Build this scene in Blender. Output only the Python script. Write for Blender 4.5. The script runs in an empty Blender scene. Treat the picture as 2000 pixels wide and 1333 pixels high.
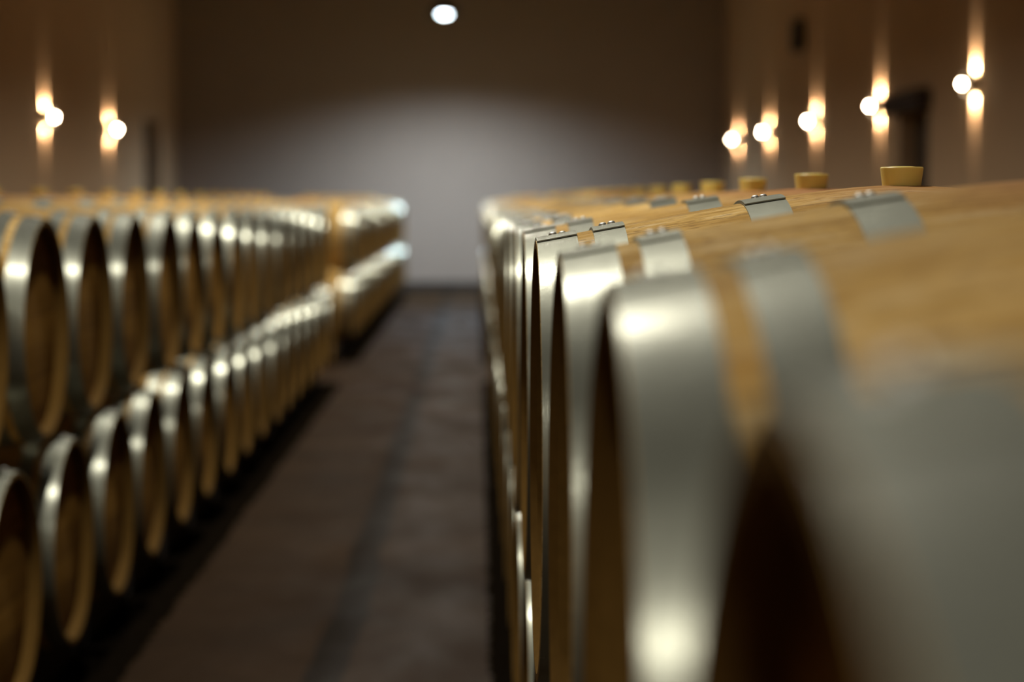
import bpy, bmesh, math, random
from mathutils import Vector, Matrix

random.seed(7)
SC = bpy.context.scene
COL = SC.collection
PI = math.pi
FL = 1.45                       # camera height above the floor

# ------------------------------------------------------------------ materials
def new_mat(name):
    m = bpy.data.materials.new(name)
    m.use_nodes = True
    nt = m.node_tree
    return m, nt, nt.nodes['Principled BSDF']

def nd(nt, kind, **kw):
    n = nt.nodes.new(kind)
    for k, v in kw.items():
        setattr(n, k, v)
    return n

def math_node(nt, op, a, b=None, c=None):
    n = nt.nodes.new('ShaderNodeMath')
    n.operation = op
    for i, v in enumerate((a, b, c)):
        if v is None:
            continue
        if hasattr(v, 'is_linked'):
            nt.links.new(v, n.inputs[i])
        else:
            n.inputs[i].default_value = v
    return n.outputs[0]

def ramp(nt, fac, stops):
    r = nt.nodes.new('ShaderNodeValToRGB')
    el = r.color_ramp.elements
    el[0].position, el[0].color = stops[0][0], (*stops[0][1], 1)
    el[1].position, el[1].color = stops[-1][0], (*stops[-1][1], 1)
    for p, c in stops[1:-1]:
        e = el.new(p)
        e.color = (*c, 1)
    nt.links.new(fac, r.inputs[0])
    return r.outputs[0]

def noise(nt, vec, scale, detail=4, rough=0.55):
    n = nt.nodes.new('ShaderNodeTexNoise')
    n.inputs['Scale'].default_value = scale
    n.inputs['Detail'].default_value = detail
    n.inputs['Roughness'].default_value = rough
    if vec is not None:
        nt.links.new(vec, n.inputs['Vector'])
    return n.outputs['Fac']

def stretched(nt, vec, scale, offset=None):
    m = nt.nodes.new('ShaderNodeMapping')
    m.inputs['Scale'].default_value = scale
    nt.links.new(vec, m.inputs['Vector'])
    if offset is not None:
        nt.links.new(offset, m.inputs['Location'])
    return m.outputs[0]

def mix_col(nt, fac, a, b, mode='MIX'):
    n = nt.nodes.new('ShaderNodeMix')
    n.data_type = 'RGBA'
    n.blend_type = mode
    for sock, v in ((n.inputs['Factor'], fac), (n.inputs['A'], a), (n.inputs['B'], b)):
        if hasattr(v, 'is_linked'):
            nt.links.new(v, sock)
        elif isinstance(v, tuple):
            sock.default_value = (*v, 1)
        else:
            sock.default_value = v
    return n.outputs['Result']

def bump(nt, bsdf, height, strength, dist=0.002):
    b = nt.nodes.new('ShaderNodeBump')
    b.inputs['Strength'].default_value = strength
    b.inputs['Distance'].default_value = dist
    nt.links.new(height, b.inputs['Height'])
    nt.links.new(b.outputs[0], bsdf.inputs['Normal'])

RB, RH, HL = 0.358, 0.286, 0.475      # belly radius, head radius, half length of a barrel
CZ = RB                               # the barrel's origin sits under its belly
NST = 34                              # staves round a barrel

def stave_mat():
    m, nt, b = new_mat('oak_staves')
    tc = nd(nt, 'ShaderNodeTexCoord')
    oi = nd(nt, 'ShaderNodeObjectInfo')
    sep = nd(nt, 'ShaderNodeSeparateXYZ')
    nt.links.new(tc.outputs['Object'], sep.inputs[0])
    x, y, z = sep.outputs
    zc = math_node(nt, 'SUBTRACT', z, CZ)
    ang = math_node(nt, 'ARCTAN2', y, zc)
    t = math_node(nt, 'MULTIPLY_ADD', ang, NST / (2 * PI), 50.5)
    idx = math_node(nt, 'FLOOR', t)
    fr = math_node(nt, 'FRACT', t)
    seam = math_node(nt, 'ABSOLUTE', math_node(nt, 'SUBTRACT', fr, 0.5))
    seam = math_node(nt, 'GREATER_THAN', seam, 0.488)
    wn = nd(nt, 'ShaderNodeTexWhiteNoise', noise_dimensions='2D')
    cx = nd(nt, 'ShaderNodeCombineXYZ')
    nt.links.new(idx, cx.inputs[0]); nt.links.new(oi.outputs['Random'], cx.inputs[1])
    nt.links.new(cx.outputs[0], wn.inputs['Vector'])
    off = nd(nt, 'ShaderNodeCombineXYZ')
    nt.links.new(math_node(nt, 'MULTIPLY', wn.outputs['Value'], 30), off.inputs[0])
    nt.links.new(math_node(nt, 'MULTIPLY', oi.outputs['Random'], 40), off.inputs[2])
    g = noise(nt, stretched(nt, tc.outputs['Object'], (6, 60, 60), off.outputs[0]), 1.0, 5, 0.6)
    big = noise(nt, stretched(nt, tc.outputs['Object'], (2.5, 7, 7), off.outputs[0]), 1.0, 3)
    fleck = noise(nt, stretched(nt, tc.outputs['Object'], (30, 260, 260), off.outputs[0]), 1.0, 2)
    col = ramp(nt, g, [(0.25, (0.38, 0.20, 0.040)), (0.5, (0.74, 0.48, 0.155)), (0.72, (0.87, 0.68, 0.38))])
    col = mix_col(nt, ramp(nt, big, [(0.35, (0, 0, 0)), (0.7, (0.75, 0.75, 0.75))]), col, (0.36, 0.185, 0.035))
    col = mix_col(nt, math_node(nt, 'MULTIPLY', wn.outputs['Value'], 0.22), col, (0.36, 0.20, 0.07))
    fl = ramp(nt, fleck, [(0.57, (0, 0, 0)), (0.66, (1, 1, 1))])
    col = mix_col(nt, math_node(nt, 'MULTIPLY', fl, 0.65), col, (0.27, 0.15, 0.055))
    col = mix_col(nt, math_node(nt, 'MULTIPLY', seam, 0.7), col, (0.08, 0.045, 0.02))
    # wine stain soaked into the wood round the bung hole
    d = math_node(nt, 'SQRT', math_node(nt, 'ADD', math_node(nt, 'POWER', x, 2.0), math_node(nt, 'POWER', y, 2.0)))
    top = math_node(nt, 'GREATER_THAN', zc, 0.2)
    d = math_node(nt, 'ADD', d, math_node(nt, 'MULTIPLY', math_node(nt, 'SUBTRACT', big, 0.5), 0.12))
    st = nd(nt, 'ShaderNodeMapRange')
    st.inputs['From Min'].default_value = 0.20; st.inputs['From Max'].default_value = 0.05
    nt.links.new(d, st.inputs['Value'])
    stain = math_node(nt, 'MULTIPLY', math_node(nt, 'MULTIPLY', st.outputs[0], top), 0.75)
    stain = math_node(nt, 'MULTIPLY', stain, math_node(nt, 'MULTIPLY_ADD', oi.outputs['Random'], 0.6, 0.4))
    col = mix_col(nt, stain, col, (0.34, 0.135, 0.075))
    nt.links.new(col, b.inputs['Base Color'])
    b.inputs['Roughness'].default_value = 0.75
    b.inputs['Specular IOR Level'].default_value = 0.06
    bump(nt, b, math_node(nt, 'SUBTRACT', math_node(nt, 'ADD', g, math_node(nt, 'MULTIPLY', fleck, 0.4)), seam), 0.35, 0.0012)
    return m

def head_mat():
    m, nt, b = new_mat('oak_head')
    tc = nd(nt, 'ShaderNodeTexCoord')
    oi = nd(nt, 'ShaderNodeObjectInfo')
    sep = nd(nt, 'ShaderNodeSeparateXYZ')
    nt.links.new(tc.outputs['Object'], sep.inputs[0])
    t = math_node(nt, 'MULTIPLY_ADD', sep.outputs[2], 1 / 0.082, 20.2)
    idx = math_node(nt, 'FLOOR', t)
    fr = math_node(nt, 'ABSOLUTE', math_node(nt, 'SUBTRACT', math_node(nt, 'FRACT', t), 0.5))
    seam = math_node(nt, 'GREATER_THAN', fr, 0.488)
    wn = nd(nt, 'ShaderNodeTexWhiteNoise', noise_dimensions='2D')
    cx = nd(nt, 'ShaderNodeCombineXYZ')
    nt.links.new(idx, cx.inputs[0]); nt.links.new(oi.outputs['Random'], cx.inputs[1])
    nt.links.new(cx.outputs[0], wn.inputs['Vector'])
    off = nd(nt, 'ShaderNodeCombineXYZ')
    nt.links.new(math_node(nt, 'MULTIPLY', wn.outputs['Value'], 30), off.inputs[1])
    g = noise(nt, stretched(nt, tc.outputs['Object'], (60, 4, 70), off.outputs[0]), 1.0, 5, 0.6)
    col = ramp(nt, g, [(0.28, (0.25, 0.122, 0.020)), (0.72, (0.42, 0.225, 0.045))])
    col = mix_col(nt, math_node(nt, 'MULTIPLY', wn.outputs['Value'], 0.8), col, (0.15, 0.07, 0.012))
    col = mix_col(nt, math_node(nt, 'MULTIPLY', seam, 0.8), col, (0.06, 0.03, 0.012))
    nt.links.new(col, b.inputs['Base Color'])
    b.inputs['Roughness'].default_value = 0.7
    b.inputs['Specular IOR Level'].default_value = 0.08
    bump(nt, b, math_node(nt, 'SUBTRACT', g, seam), 0.3, 0.001)
    return m

def metal_mat(name, col, rough, spread=0.1, dull=0.0):
    m, nt, b = new_mat(name)
    tc = nd(nt, 'ShaderNodeTexCoord')
    oi = nd(nt, 'ShaderNodeObjectInfo')
    off = nd(nt, 'ShaderNodeCombineXYZ')
    nt.links.new(math_node(nt, 'MULTIPLY', oi.outputs['Random'], 37), off.inputs[0])
    v = stretched(nt, tc.outputs['Object'], (1, 1, 1), off.outputs[0])
    n1 = noise(nt, v, 26, 4, 0.6)
    n2 = noise(nt, stretched(nt, tc.outputs['Object'], (900, 60, 60)), 1.0, 3)
    c = mix_col(nt, n1, tuple(0.72 * k for k in col), col)
    nt.links.new(c, b.inputs['Base Color'])
    b.inputs['Metallic'].default_value = 1.0
    nt.links.new(math_node(nt, 'MULTIPLY_ADD', n1, spread * 2, rough - spread), b.inputs['Roughness'])
    if dull:
        # dull zinc bloom over the brighter metal
        b2 = nd(nt, 'ShaderNodeBsdfPrincipled')
        nt.links.new(c, b2.inputs['Base Color'])
        b2.inputs['Metallic'].default_value = 1.0
        b2.inputs['Roughness'].default_value = dull
        mx = nd(nt, 'ShaderNodeMixShader')
        mx.inputs[0].default_value = 0.68
        nt.links.new(b.outputs[0], mx.inputs[1]); nt.links.new(b2.outputs[0], mx.inputs[2])
        nt.links.new(mx.outputs[0], nt.nodes['Material Output'].inputs['Surface'])
    bump(nt, b, math_node(nt, 'ADD', math_node(nt, 'MULTIPLY', n1, 2.0), math_node(nt, 'MULTIPLY', n2, 0.6)), 0.2, 0.0012)
    return m

def plain_mat(name, col, rough=0.6, metallic=0.0, nscale=12, amount=0.25, spec=0.4, bmp=0.1):
    m, nt, b = new_mat(name)
    tc = nd(nt, 'ShaderNodeTexCoord')
    n = noise(nt, tc.outputs['Object'], nscale, 5)
    c = mix_col(nt, n, tuple((1 - amount) * k for k in col), tuple(min(1, (1 + amount) * k) for k in col))
    nt.links.new(c, b.inputs['Base Color'])
    b.inputs['Roughness'].default_value = rough
    b.inputs['Metallic'].default_value = metallic
    b.inputs['Specular IOR Level'].default_value = spec
    bump(nt, b, n, bmp, 0.003)
    return m

def emit_mat(name, col, strength):
    m, nt, b = new_mat(name)
    b.inputs['Base Color'].default_value = (0.8, 0.8, 0.8, 1)
    b.inputs['Emission Color'].default_value = (*col, 1)
    b.inputs['Emission Strength'].default_value = strength
    return m

def bung_mat():
    m, nt, b = new_mat('silicone_bung')
    tc = nd(nt, 'ShaderNodeTexCoord')
    n = noise(nt, tc.outputs['Object'], 40, 3)
    c = mix_col(nt, n, (0.80, 0.62, 0.17), (0.86, 0.69, 0.22))
    nt.links.new(c, b.inputs['Base Color'])
    b.inputs['Roughness'].default_value = 0.45
    b.inputs['Subsurface Weight'].default_value = 0.85
    b.inputs['Subsurface Radius'].default_value = (0.035, 0.022, 0.008)
    return m

def floor_mat():
    m, nt, b = new_mat('worn_concrete_floor')
    tc = nd(nt, 'ShaderNodeTexCoord')
    sep = nd(nt, 'ShaderNodeSeparateXYZ')
    nt.links.new(tc.outputs['Object'], sep.inputs[0])
    x, y = sep.outputs[0], sep.outputs[1]
    n1 = noise(nt, tc.outputs['Object'], 1.1, 6, 0.6)
    n2 = noise(nt, tc.outputs['Object'], 9, 5, 0.6)
    n3 = noise(nt, stretched(nt, tc.outputs['Object'], (3.0, 1.2, 1)), 1.0, 3)
    col = ramp(nt, n1, [(0.3, (0.022, 0.0116, 0.0048)), (0.7, (0.046, 0.0250, 0.0112))])
    col = mix_col(nt, math_node(nt, 'MULTIPLY', n2, 0.45), col, (0.017, 0.0092, 0.0042))
    # trowelled strip joint along the aisle and the band across the cross passage
    wob = math_node(nt, 'MULTIPLY', math_node(nt, 'SUBTRACT', n1, 0.5), 0.10)
    j1 = math_node(nt, 'LESS_THAN', math_node(nt, 'ABSOLUTE', math_node(nt, 'ADD', math_node(nt, 'ADD', x, 0.46), wob)), 0.06)
    cy = math_node(nt, 'ABSOLUTE', math_node(nt, 'ADD', y, -15.9))
    j2 = math_node(nt, 'LESS_THAN', cy, 0.5)
    col = mix_col(nt, math_node(nt, 'MULTIPLY', j1, 0.8), col, (0.009, 0.0065, 0.004))
    col = mix_col(nt, math_node(nt, 'MULTIPLY', j2, 0.6), col, (0.030, 0.015, 0.008))
    nt.links.new(col, b.inputs['Base Color'])
    nt.links.new(math_node(nt, 'MULTIPLY_ADD', n3, 0.6, 0.22), b.inputs['Roughness'])
    lane = nd(nt, 'ShaderNodeMapRange')
    lane.inputs['From Min'].default_value = -0.5; lane.inputs['From Max'].default_value = -0.38
    lane.inputs['To Min'].default_value = 0.015; lane.inputs['To Max'].default_value = 0.035
    nt.links.new(x, lane.inputs['Value'])
    nt.links.new(lane.outputs[0], b.inputs['Specular IOR Level'])
    bump(nt, b, n2, 0.12, 0.004)
    return m

M = dict(
    stave=stave_mat(), head=head_mat(),
    chime=plain_mat('shade_toned_chime_oak', (0.13, 0.070, 0.016), 0.85, nscale=60, spec=0.05),  # oak darkened so the shade inside the chime is in its colour
    hoop=metal_mat('galvanised_hoop', (0.36, 0.367, 0.30), 0.26, 0.04, 0.6),
    rivet=metal_mat('rivet_steel', (0.80, 0.79, 0.73), 0.38, 0.05, 0.6),
    bung=bung_mat(),
    rail=plain_mat('dark_stained_timber', (0.030, 0.020, 0.012), 0.8),
    floor=floor_mat(),
    gravel=plain_mat('dark_gravel', (0.006, 0.0042, 0.0025), 0.95, nscale=45, amount=0.7, spec=0.0),
    wall=plain_mat('limewashed_plaster', (0.38, 0.30, 0.245), 0.9, nscale=2.2, amount=0.05, spec=0.15, bmp=0.05),
    sidewall=plain_mat('warm_plaster', (0.68, 0.47, 0.29), 0.9, nscale=2.2, amount=0.05, spec=0.15, bmp=0.05),
    frontwall=plain_mat('brown_timber_wall', (0.26, 0.15, 0.07), 0.8, spec=0.2),
    ceil=plain_mat('dark_ceiling_boards', (0.07, 0.040, 0.018), 0.9),
    base=plain_mat('dark_skirting', (0.035, 0.028, 0.024), 0.6),
    door=plain_mat('dark_door_timber', (0.016, 0.011, 0.008), 0.6),
    lintel=plain_mat('brown_lintel_timber', (0.045, 0.022, 0.012), 0.7),
    black=plain_mat('blackened_metal', (0.02, 0.018, 0.016), 0.5, 0.6),
    pend=emit_mat('soft_lamp_glass', (1.0, 0.94, 0.83), 6),
    pendfar=emit_mat('cool_lamp_glass', (0.80, 0.93, 1.0), 26),
    sconce=emit_mat('warm_lamp_glass', (1.0, 0.80, 0.52), 260),
    lens=emit_mat('warm_lens_glass', (1.0, 0.74, 0.45), 12),
)

# ------------------------------------------------------------------ helpers
def smooth(me, angle=40):
    for p in me.polygons:
        p.use_smooth = True
    me.set_sharp_from_angle(angle=math.radians(angle))

def mesh_obj(name, bm, mat, parent=None, sm=40, loc=None):
    bmesh.ops.recalc_face_normals(bm, faces=bm.faces)
    me = bpy.data.meshes.new(name)
    bm.to_mesh(me); bm.free()
    me.materials.append(mat)
    if sm:
        smooth(me, sm)
    o = bpy.data.objects.new(name, me)
    COL.objects.link(o)
    if parent is not None:
        o.parent = parent
    if loc is not None:
        o.location = loc
    return o

def tag(o, label=None, cat=None, group=None, kind=None):
    for k, v in (('label', label), ('category', cat), ('group', group), ('kind', kind)):
        if v:
            o[k] = v
    return o

def thing(name, loc, label=None, cat=None, group=None):
    o = bpy.data.objects.new(name, None)
    o.empty_display_size = 0.1
    COL.objects.link(o)
    o.location = loc
    return tag(o, label, cat, group)

def add_box(bm, x0, x1, y0, y1, z0, z1):
    v = [bm.verts.new((x, y, z)) for x in (x0, x1) for y in (y0, y1) for z in (z0, z1)]
    for f in ((0, 1, 3, 2), (4, 6, 7, 5), (0, 4, 5, 1), (2, 3, 7, 6), (0, 2, 6, 4), (1, 5, 7, 3)):
        bm.faces.new([v[i] for i in f])

def bevelled_box(dim, bev=0.006):
    bm = bmesh.new()
    add_box(bm, *dim)
    bmesh.ops.bevel(bm, geom=list(bm.edges), offset=bev, segments=2, affect='EDGES')
    return bm

def lathe(profile, axis='X', n=64, closed=False, cz=0.0):
    """profile: [(along, radius)]; closed joins last to first."""
    bm = bmesh.new()
    rings = []
    for a, r in profile:
        if r < 1e-6:
            p = (a, 0, cz) if axis == 'X' else (0, 0, a)
            rings.append([bm.verts.new(p)])
            continue
        ring = []
        for i in range(n):
            t = 2 * PI * i / n
            p = (a, r * math.sin(t), cz + r * math.cos(t)) if axis == 'X' else (r * math.cos(t), r * math.sin(t), a)
            ring.append(bm.verts.new(p))
        rings.append(ring)
    pairs = list(zip(rings, rings[1:])) + ([(rings[-1], rings[0])] if closed else [])
    for A, B in pairs:
        if len(A) == 1 and len(B) == 1:
            continue
        for i in range(n):
            j = (i + 1) % n
            if len(A) == 1:
                bm.faces.new((A[0], B[i], B[j]))
            elif len(B) == 1:
                bm.faces.new((A[i], A[j], B[0]))
            else:
                bm.faces.new((A[i], A[j], B[j], B[i]))
    return bm

# ------------------------------------------------------------------ the barrel
def rad(x):
    t = min(1.0, abs(x) / HL)
    return RB - (RB - RH) * (math.sqrt(1 + (t / 0.2526) ** 2) - 1) / (math.sqrt(1 + 1 / 0.2526 ** 2) - 1)

def body_bm():
    prof = []
    N = 30
    for i in range(N + 1):
        x = -HL + 2 * HL * i / N
        prof.append((x, rad(x)))
    th, rec = 0.020, 0.050
    # right chime: end grain, bevelled inside, then the inner wall; and back through the left one
    prof += [(HL, rad(HL) - 0.010), (HL - 0.010, rad(HL) - th), (HL - rec, rad(HL - rec) - th - 0.006)]
    prof += [(-HL + rec, rad(HL - rec) - th - 0.006), (-HL + 0.010, rad(HL) - th), (-HL, rad(HL) - 0.010)]
    return lathe(prof, 'X', 136, closed=True, cz=CZ)

def head_bm(side):
    x = side * (HL - 0.032)
    r = rad(HL - 0.04) - 0.0245
    prof = [(x, 0.0), (x, r - 0.012), (x - side * 0.004, r), (x - side * 0.012, r), (x - side * 0.012, 0.0)]
    return lathe(prof, 'X', 96, cz=CZ)

T = 0.0017
def hoop_bm(x0, x1, lift=0.0):
    """a riveted strap wound once round the barrel, its outer end lapping over on top"""
    bm = bmesh.new()
    a0, a1 = -14.0, 369.5
    n = 150
    rows = 5
    secs = []
    for i in range(n + 1):
        a = a0 + (a1 - a0) * i / n
        off = 0.0003
        if a > 322:
            k = min(1.0, (a - 322) / 20)
            off += (T + 0.0004) * (k * k * (3 - 2 * k))
        if a > 357:
            off += 0.0004 * ((a - 357) / 12.5) ** 2          # the end springs up a little
        t = math.radians(a)
        # angle runs from the crest towards -Y
        sec = []
        xs = [x0 + (x1 - x0) * k / (rows - 1) for k in range(rows)]
        for x in xs:
            r = rad(x) + off + T
            sec.append(bm.verts.new((x, -r * math.sin(t), CZ + r * math.cos(t))))
        for x in reversed(xs):
            r = rad(x) + off
            sec.append(bm.verts.new((x, -r * math.sin(t), CZ + r * math.cos(t))))
        secs.append(sec)
    m = len(secs[0])
    for A, B in zip(secs, secs[1:]):
        for i in range(m):
            j = (i + 1) % m
            bm.faces.new((A[i], A[j], B[j], B[i]))
    bm.faces.new(secs[0]); bm.faces.new(secs[-1])
    return bm

def rivet_bm(x, deg):
    r0, h = 0.0052, 0.0034
    prof = [(-0.001, r0), (0.0008, r0), (0.0022, r0 * 0.86), (0.0033, r0 * 0.52), (h, 0.0)]
    bm = lathe([(-0.001, 0.0)] + prof, 'Z', 20)
    t = math.radians(deg)
    r = rad(x) + 2 * T + 0.0006
    slope = (rad(x + 0.01) - rad(x - 0.01)) / 0.02
    nrm = Vector((-slope, -math.sin(t), math.cos(t))).normalized()
    q = Vector((0, 0, 1)).rotation_difference(nrm)
    bm.transform(Matrix.Translation((x, -r * math.sin(t), CZ + r * math.cos(t))) @ q.to_matrix().to_4x4())
    return bm

HOOPS = [('chime_hoop', 0.0005, 0.0515), ('quarter_hoop', 0.072, 0.112), ('bilge_hoop', 0.264, 0.316)]
def make_barrel():
    root = thing('wine_barrel', (0, 0, 0))
    body = mesh_obj('barrel_body', body_bm(), M['stave'], root, 35)
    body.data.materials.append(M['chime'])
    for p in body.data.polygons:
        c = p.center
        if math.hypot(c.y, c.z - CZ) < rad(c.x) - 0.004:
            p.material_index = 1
    for s in (-1, 1):
        mesh_obj('barrel_head', head_bm(s), M['head'], root, 30)
        for name, d0, d1 in HOOPS:
            xa, xb = sorted((s * (HL - d0), s * (HL - d1)))
            h = mesh_obj(name, hoop_bm(xa, xb), M['hoop'], root, 35)
            xm = (xa + xb) / 2
            spots = [(xm - s * -0.004, 0.5), (xm - s * 0.010, -7)] if name == 'chime_hoop' else [(xm - 0.005, -0.5), (xm + 0.007, -2.4)]
            for x, a in spots:
                mesh_obj('rivet', rivet_bm(x, a), M['rivet'], h, 50)
    # tapered silicone bung with a dished top
    prof = [(RB * 2 - 0.020, 0.0), (RB * 2 - 0.020, 0.0225), (RB * 2 + 0.022, 0.0278), (RB * 2 + 0.0235, 0.0265),
            (RB * 2 + 0.0235, 0.020), (RB * 2 + 0.0245, 0.012), (RB * 2 + 0.0245, 0.0)]
    mesh_obj('bung', lathe(prof, 'Z', 40), M['bung'], root, 35)
    return root

proto = make_barrel()
first = [True]
def place_barrel(x, y, zc, label, group, rivets):
    """x: centre; zc: height of the axis relative to the lens"""
    if first[0]:
        r = proto
        first[0] = False
        assert rivets
    else:
        r = proto.copy(); COL.objects.link(r)
        for ch in list(proto.children):
            c = ch.copy(); COL.objects.link(c); c.parent = r
            if rivets:
                for g in ch.children:
                    d = g.copy(); COL.objects.link(d); d.parent = c
    r.location = (x, y, FL + zc - CZ)
    r.rotation_euler = (0, 0, math.radians(random.uniform(-0.15, 0.15)))
    tag(r, label, 'barrel', group)
    return r

ORD = ('first second third fourth fifth sixth seventh eighth ninth tenth eleventh twelfth thirteenth fourteenth fifteenth '
       'sixteenth seventeenth eighteenth nineteenth twentieth twenty-first twenty-second twenty-third twenty-fourth').split()
ZU = -0.05 - RH - 0.002           # axis heights of the two tiers
ZL = ZU - 0.6205
XR = 0.076 + HL                   # right row, its heads almost in line with the lens
XL = -1.134 - HL                  # left row across the aisle
PR, PL = 0.722, 0.7175

G = 'oak barrels in the %s tier of the %s'
SPECIAL = {
    3: 'oak wine barrel in the sharpest focus, its hoop laps and rivets crisp, right upper tier',
    0: 'oak wine barrel closest to the lens, mostly blurred, filling the bottom right corner',
    1: 'second oak barrel from the lens, right upper tier, broad blurred hoops and bright glint low',
    2: 'third oak barrel from the lens, right upper tier, just before the sharp one',
}
for k in range(22):
    lab = SPECIAL.get(k, 'oak wine barrel, %s from the lens in the upper tier right of the aisle' % ORD[k])
    place_barrel(XR + random.uniform(-0.002, 0.002), 0.49 + PR * k, ZU, lab, G % ('upper', 'right near stack'), k < 9)
for k in range(23):
    place_barrel(XR + 0.012 + random.uniform(-0.003, 0.003), 0.49 + PR * (k - 0.5), ZL,
                 'oak wine barrel, %s from the lens in the lower tier right of the aisle' % ORD[k], G % ('lower', 'right near stack'), 2 < k < 9)
for k in range(16):
    place_barrel(XL + random.uniform(-0.006, 0.006), 4.67 + PL * k, ZU,
                 'oak wine barrel, %s from the lens in the upper tier of the left near stack' % ORD[k], G % ('upper', 'left near stack'), k < 4)
for k in range(17):
    place_barrel(XL + random.uniform(-0.006, 0.006), 4.67 + PL * (k - 0.5), ZL,
                 'oak wine barrel, %s from the lens in the lower tier of the left near stack' % ORD[k], G % ('lower', 'left near stack'), k < 4)
for k in range(18):
    place_barrel(XL + random.uniform(-0.006, 0.006), 19.16 + PL * k, ZU,
                 'oak barrel, %s past the cross passage, upper tier of the left far stack' % ORD[k], G % ('upper', 'left far stack'), False)
for k in range(19):
    place_barrel(XL + random.uniform(-0.006, 0.006), 19.16 + PL * (k - 0.5), ZL,
                 'oak barrel, %s past the cross passage, lower tier of the left far stack' % ORD[k], G % ('lower', 'left far stack'), False)
for k in range(18):
    place_barrel(XR, 19.0 + PR * k, ZU, 'oak barrel at the blurred far end of the upper tier right of the aisle',
                 G % ('upper', 'right far stack'), False)
for k in range(19):
    place_barrel(XR, 19.0 + PR * (k - 0.5), ZL, 'oak barrel at the blurred far end of the lower tier right of the aisle',
                 G % ('lower', 'right far stack'), False)

# dark gravel beds under the stacks, edging the concrete walk
def gravel(x0, x1, y0, y1, label):
    bm = bmesh.new()
    nx, ny = int((x1 - x0) / 0.035), int((y1 - y0) / 0.035)
    g = [[None] * (ny + 1) for _ in range(nx + 1)]
    for i in range(nx + 1):
        for j in range(ny + 1):
            edge = i in (0, nx) or j in (0, ny)
            wob = 0.012 * random.uniform(-1, 1)
            z = 0.001 if edge else random.uniform(0.005, 0.019)
            g[i][j] = bm.verts.new((x0 + (x1 - x0) * i / nx + wob, y0 + (y1 - y0) * j / ny + 0.012 * random.uniform(-1, 1), z))
    for i in range(nx):
        for j in range(ny):
            bm.faces.new((g[i][j], g[i + 1][j], g[i + 1][j + 1], g[i][j + 1]))
    tag(mesh_obj('gravel', bm, M['gravel'], None, 60), label, 'gravel', None, 'stuff')
gravel(0.035, 1.25, -0.8, 16.4, 'dark gravel bed under the near stack right of the aisle')
gravel(0.035, 1.25, 18.2, 32.3, 'dark gravel bed under the far stack right of the aisle')
gravel(-2.3, -1.085, 3.6, 16.2, 'dark gravel bed under the near stack left of the aisle')
gravel(-2.3, -1.085, 18.3, 32.3, 'dark gravel bed under the far stack left of the aisle')

# timber rails that carry the lower tiers
RT = FL + ZL - 0.332
for xc, side, blocks in ((XR + 0.012, 'right', ((-0.35, 16.4, 'near'), (18.2, 32.1, 'far'))), (XL, 'left', ((3.9, 16.2, 'near'), (18.4, 32.1, 'far')))):
    for y0, y1, which in blocks:
        for dx in (-0.30, 0.30):
            aisle = (dx < 0) == (side == 'right')
            bm = bevelled_box((-0.04, 0.04, y0, y1, 0.020, RT - 0.002), 0.005)
            o = mesh_obj('barrel_rail', bm, M['rail'], None, 30, (xc + dx, 0, 0))
            tag(o, 'dark timber rail on the gravel under the %s %s stack, %s side' % (side, which, 'aisle' if aisle else 'wall'), 'rail', 'timber rails under the barrels')

# ------------------------------------------------------------------ the room
YB, YF = 33.5, -4.0
XWL, XWR = -4.91, 4.03
ZC = FL + 4.6
def struct(name, bm, mat, parent=None, loc=None, sm=0):
    o = mesh_obj(name, bm, mat, parent, sm, loc)
    if parent is None:
        o['kind'] = 'structure'
    return o

bm = bmesh.new(); add_box(bm, XWL - 0.3, XWR + 0.3, YF - 0.2, YB + 0.2, -0.2, 0.0); struct('floor', bm, M['floor'])
bm = bmesh.new(); add_box(bm, XWL - 0.3, XWR + 0.3, YF - 0.2, YB + 0.2, ZC, ZC + 0.2); struct('ceiling', bm, M['ceil'])
bm = bmesh.new(); add_box(bm, XWL - 0.3, XWR + 0.3, YB, YB + 0.2, 0, ZC); struct('wall_back', bm, M['wall'])
bm = bmesh.new(); add_box(bm, XWL - 0.3, XWR + 0.3, YF - 0.2, YF, 0, ZC); struct('wall_front', bm, M['frontwall'])
def wall_with_door(name, x0, x1, ya, yb, top):
    bm = bmesh.new()
    add_box(bm, x0, x1, YF, ya, 0, ZC)
    add_box(bm, x0, x1, yb, YB, 0, ZC)
    add_box(bm, x0, x1, ya, yb, top, ZC)
    struct(name, bm, M['sidewall'])
DR = (18.35, 19.65, FL + 0.84)
DL = (30.35, 31.85, FL + 1.21)
wall_with_door('wall_right', XWR, XWR + 0.3, *DR)
wall_with_door('wall_left', XWL - 0.3, XWL, *DL)
bm = bmesh.new(); add_box(bm, XWL, XWR, YB - 0.025, YB, 0, 0.13); struct('baseboard_back', bm, M['base'])

def door(name, xin, sgn, ya, yb, top, lintel):
    """sgn: +1 when the wall stands on the +X side of the room; the leaf sits back in the wall"""
    xs = sorted((xin + sgn * 0.18, xin + sgn * 0.24))
    bm = bmesh.new(); add_box(bm, xs[0], xs[1], ya, yb, 0, top)
    d = struct(name, bm, M['door'])
    xp = sorted((xin + sgn * 0.155, xin + sgn * 0.18))
    w = (yb - ya)
    for i in range(2):
        for z0, z1 in ((0.15, top * 0.45), (top * 0.52, top - 0.15)):
            a = ya + w * (0.08 + 0.46 * i); b_ = a + w * 0.38
            mesh_obj('door_panel', bevelled_box((xp[0], xp[1] - 0.0, a, b_, z0, z1), 0.008), M['door'], d, 30)
    if lintel:
        xl = sorted((xin - sgn * 0.12, xin))
        mesh_obj('lintel', bevelled_box((xl[0], xl[1], ya - 0.12, yb + 0.28, top - 0.02, top + 0.17), 0.012), M['lintel'], d, 30)
    return d
door('door_1', XWR, 1, *DR, True)
door('door_2', XWL, -1, *DL, False)

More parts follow.
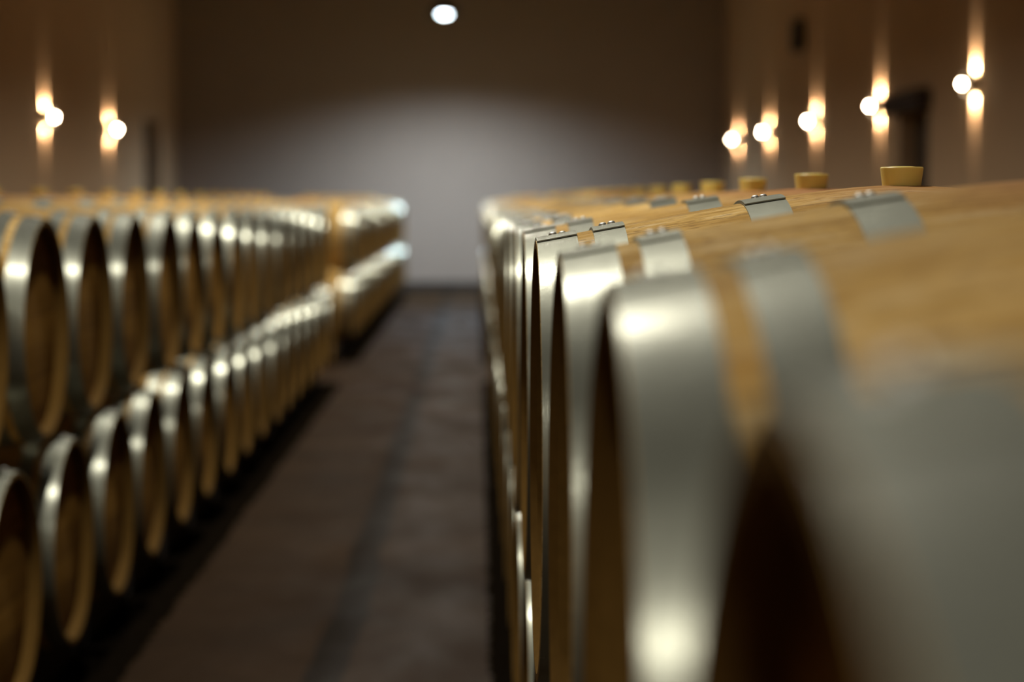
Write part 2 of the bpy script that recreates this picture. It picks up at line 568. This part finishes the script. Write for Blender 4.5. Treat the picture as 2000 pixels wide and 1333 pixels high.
# dark box high on the right wall
r = thing('wall_box', (XWR, 25.5, FL + 1.84), 'small dark box fixed high on the right wall above the lamps', 'wall box')
mesh_obj('housing', bevelled_box((-0.13, -0.02, -0.17, 0.17, 0.0, 0.40), 0.012), M['black'], r, 30)
mesh_obj('bracket', bevelled_box((-0.03, 0.0, -0.06, 0.06, 0.10, 0.30), 0.004), M['black'], r, 30)

# ------------------------------------------------------------------ pendant lamps along the aisle
PEND_W, PEND_FAR, PEND_BEHIND, PEND_NEAR = 440, 1300, 680, 325          # the lamp before the far wall burns brighter
def make_pendant():
    root = thing('pendant_lamp', (0, 0, 0))
    drop = ZC - (FL + 2.73)
    # root at the ceiling; everything hangs below it
    mesh_obj('canopy', lathe([(0, 0), (0, 0.06), (-0.02, 0.06), (-0.035, 0.045), (-0.035, 0)], 'Z', 32), M['black'], root, 35)
    mesh_obj('cord', lathe([(-0.035, 0), (-0.035, 0.006), (-drop + 0.27, 0.006), (-drop + 0.27, 0)], 'Z', 12), M['black'], root, 35)
    b = -drop + 0.03
    sh = [(b + 0.25, 0), (b + 0.25, 0.035), (b + 0.19, 0.045), (b + 0.17, 0.09), (b + 0.10, 0.17), (b, 0.235),
          (b, 0.231), (b + 0.095, 0.165), (b + 0.160, 0.085), (b + 0.165, 0)]
    mesh_obj('lamp_shade', lathe(sh, 'Z', 64), M['black'], root, 35)
    dome = [(b + 0.160, 0.0), (b + 0.160, 0.080), (b + 0.0, 0.080), (b - 0.012, 0.072), (b - 0.020, 0.05), (b - 0.022, 0.0)]
    mesh_obj('lamp_glass', lathe(dome, 'Z', 40), M['pend'], root, 60)
    L = bpy.data.lights.new('lamp_light', 'SPOT')
    L.spot_size = math.radians(153); L.spot_blend = 1.0
    L.shadow_soft_size = 0.075
    L.color = (1.0, 0.95, 0.84)
    L.energy = PEND_W
    lo = bpy.data.objects.new('lamp_light', L); COL.objects.link(lo)
    lo.parent = root; lo.location = (0, 0, b - 0.10)
    return root
def copy_tree(o, parent=None):
    c = o.copy(); COL.objects.link(c)
    if parent: c.parent = parent
    for ch in list(o.children):
        copy_tree(ch, c)
    return c
pend = make_pendant()
PY = [30.7, 26.5, 22.3, 18.1, 13.9, 9.0, 3.9, -2.4]
PLAB = ['round white pendant lamp glowing high before the far wall'] + [
    'white pendant lamp over the aisle, %s from the far wall' % ORD[i] for i in range(1, 8)]
for i, y in enumerate(PY):
    o = pend if i == 0 else copy_tree(pend)
    o.location = (-0.50, y, ZC)
    tag(o, PLAB[i], 'lamp', 'pendant lamps over the aisle')
    if y < 5:
        for ch in o.children:
            if ch.type == 'LIGHT':
                ch.data = ch.data.copy(); ch.data.energy = PEND_BEHIND if y < 0 else PEND_NEAR
for ch in pend.children:
    if ch.name.startswith('lamp_glass'):
        ch.data = ch.data.copy(); ch.data.materials[0] = M['pendfar']
    if ch.type == 'LIGHT':
        ch.data = ch.data.copy(); ch.data.energy = PEND_FAR; ch.data.spot_size = math.radians(151); ch.data.color = (0.68, 0.85, 1.0)

# ------------------------------------------------------------------ wall sconces
SPOT_W = 150
def make_sconce():
    root = thing('wall_sconce', (0, 0, 0))       # on the wall, the room lies on +X
    mesh_obj('wall_plate', lathe([(0, 0), (0, 0.045), (0.008, 0.045), (0.012, 0.040), (0.012, 0)], 'X', 32), M['black'], root, 35)
    mesh_obj('arm', lathe([(0.012, 0), (0.012, 0.011), (0.04, 0.011), (0.04, 0)], 'X', 16), M['black'], root, 35)
    hs = lathe([(-0.06, 0), (-0.06, 0.034), (0.06, 0.034), (0.06, 0)], 'Z', 40)
    hs.transform(Matrix.Translation((0.072, 0, 0)))
    mesh_obj('housing', hs, M['black'], root, 35)
    prof = [(0.085, 0.0), (0.085, 0.017)] + [(0.106 + 0.017 * math.sin(a), 0.017 * math.cos(a)) for a in [PI / 2 * k / 6 for k in range(6)]] + [(0.123, 0.0)]
    mesh_obj('diffuser', lathe(prof, 'X', 32), M['sconce'], root, 60)
    for s, nm in ((1, 'up_light'), (-1, 'down_light')):
        ln = lathe([(s * 0.058, 0), (s * 0.058, 0.027), (s * 0.063, 0.024), (s * 0.064, 0)], 'Z', 24)
        ln.transform(Matrix.Translation((0.072, 0, 0)))
        mesh_obj('lens', ln, M['lens'], root, 40)
        L = bpy.data.lights.new(nm, 'SPOT')
        L.energy = SPOT_W * (1.0 if s > 0 else 0.8)
        L.color = (1.0, 0.73, 0.48)
        L.spot_size = math.radians(54)
        L.spot_blend = 1.0
        L.shadow_soft_size = 0.006
        lo = bpy.data.objects.new(nm, L); COL.objects.link(lo)
        lo.parent = root
        lo.location = (0.034, 0, s * 0.064)
        d = Vector((-0.47, 0, s * 1.0))
        lo.rotation_euler = d.to_track_quat('-Z', 'Y').to_euler()
    return root
sc0 = make_sconce()
SZ = FL + 0.943
RS = [16.64, 20.56, 24.45, 28.35, 31.75]
LS = [23.4, 27.45]
RL = ['warm wall sconce on the right wall, nearest the lens, before the dark doorway',
      'warm wall sconce on the right wall, beside the lintel of the dark doorway',
      'middle one of the five warm sconces on the right wall',
      'warm wall sconce on the right wall, second from the far corner',
      'warm wall sconce on the right wall, at the far corner']
LL = ['left wall sconce of the two in view that is farther from the dark door',
      'warm wall sconce on the left wall, next to the dark door']
n = 0
for ys, labs, x, rz in ((RS, RL, XWR, PI), (LS, LL, XWL, 0.0)):
    for y, lab in zip(ys, labs):
        o = sc0 if n == 0 else copy_tree(sc0)
        n += 1
        o.location = (x, y, SZ); o.rotation_euler = (0, 0, rz)
        tag(o, lab, 'wall lamp', 'warm sconces on the %s wall' % ('right' if x > 0 else 'left'))

# ------------------------------------------------------------------ world, camera, view
w = bpy.data.worlds.new('cellar_air'); SC.world = w
w.use_nodes = True
w.node_tree.nodes['Background'].inputs[0].default_value = (0.02, 0.012, 0.006, 1)
w.node_tree.nodes['Background'].inputs[1].default_value = 0.1

F = 4000.0
cam = bpy.data.cameras.new('camera')
cam.sensor_fit = 'HORIZONTAL'; cam.sensor_width = 36.0
cam.lens = 36.0 * F / 2000
cam.clip_start = 0.02; cam.clip_end = 100
ph = math.atan(274.5 / F)
ps = math.atan(66 * math.cos(ph) / F)
co = bpy.data.objects.new('camera', cam); COL.objects.link(co)
co.location = (0, 0, FL)
co.rotation_euler = (PI / 2 - ph, 0, -ps)
cam.dof.use_dof = True
cam.dof.focus_distance = 2.64
cam.dof.aperture_fstop = (cam.lens / 1000) / 0.0258
SC.camera = co

SC.view_settings.view_transform = 'Standard'
SC.view_settings.look = 'None'
SC.view_settings.gamma = 1.0
SC.view_settings.exposure = 0.0
SC.view_settings.use_curve_mapping = False
SC.cycles.use_denoising = True
SC.cycles.max_bounces = 6
SC.cycles.diffuse_bounces = 4
SC.cycles.glossy_bounces = 4
SC.cycles.sample_clamp_indirect = 6.0
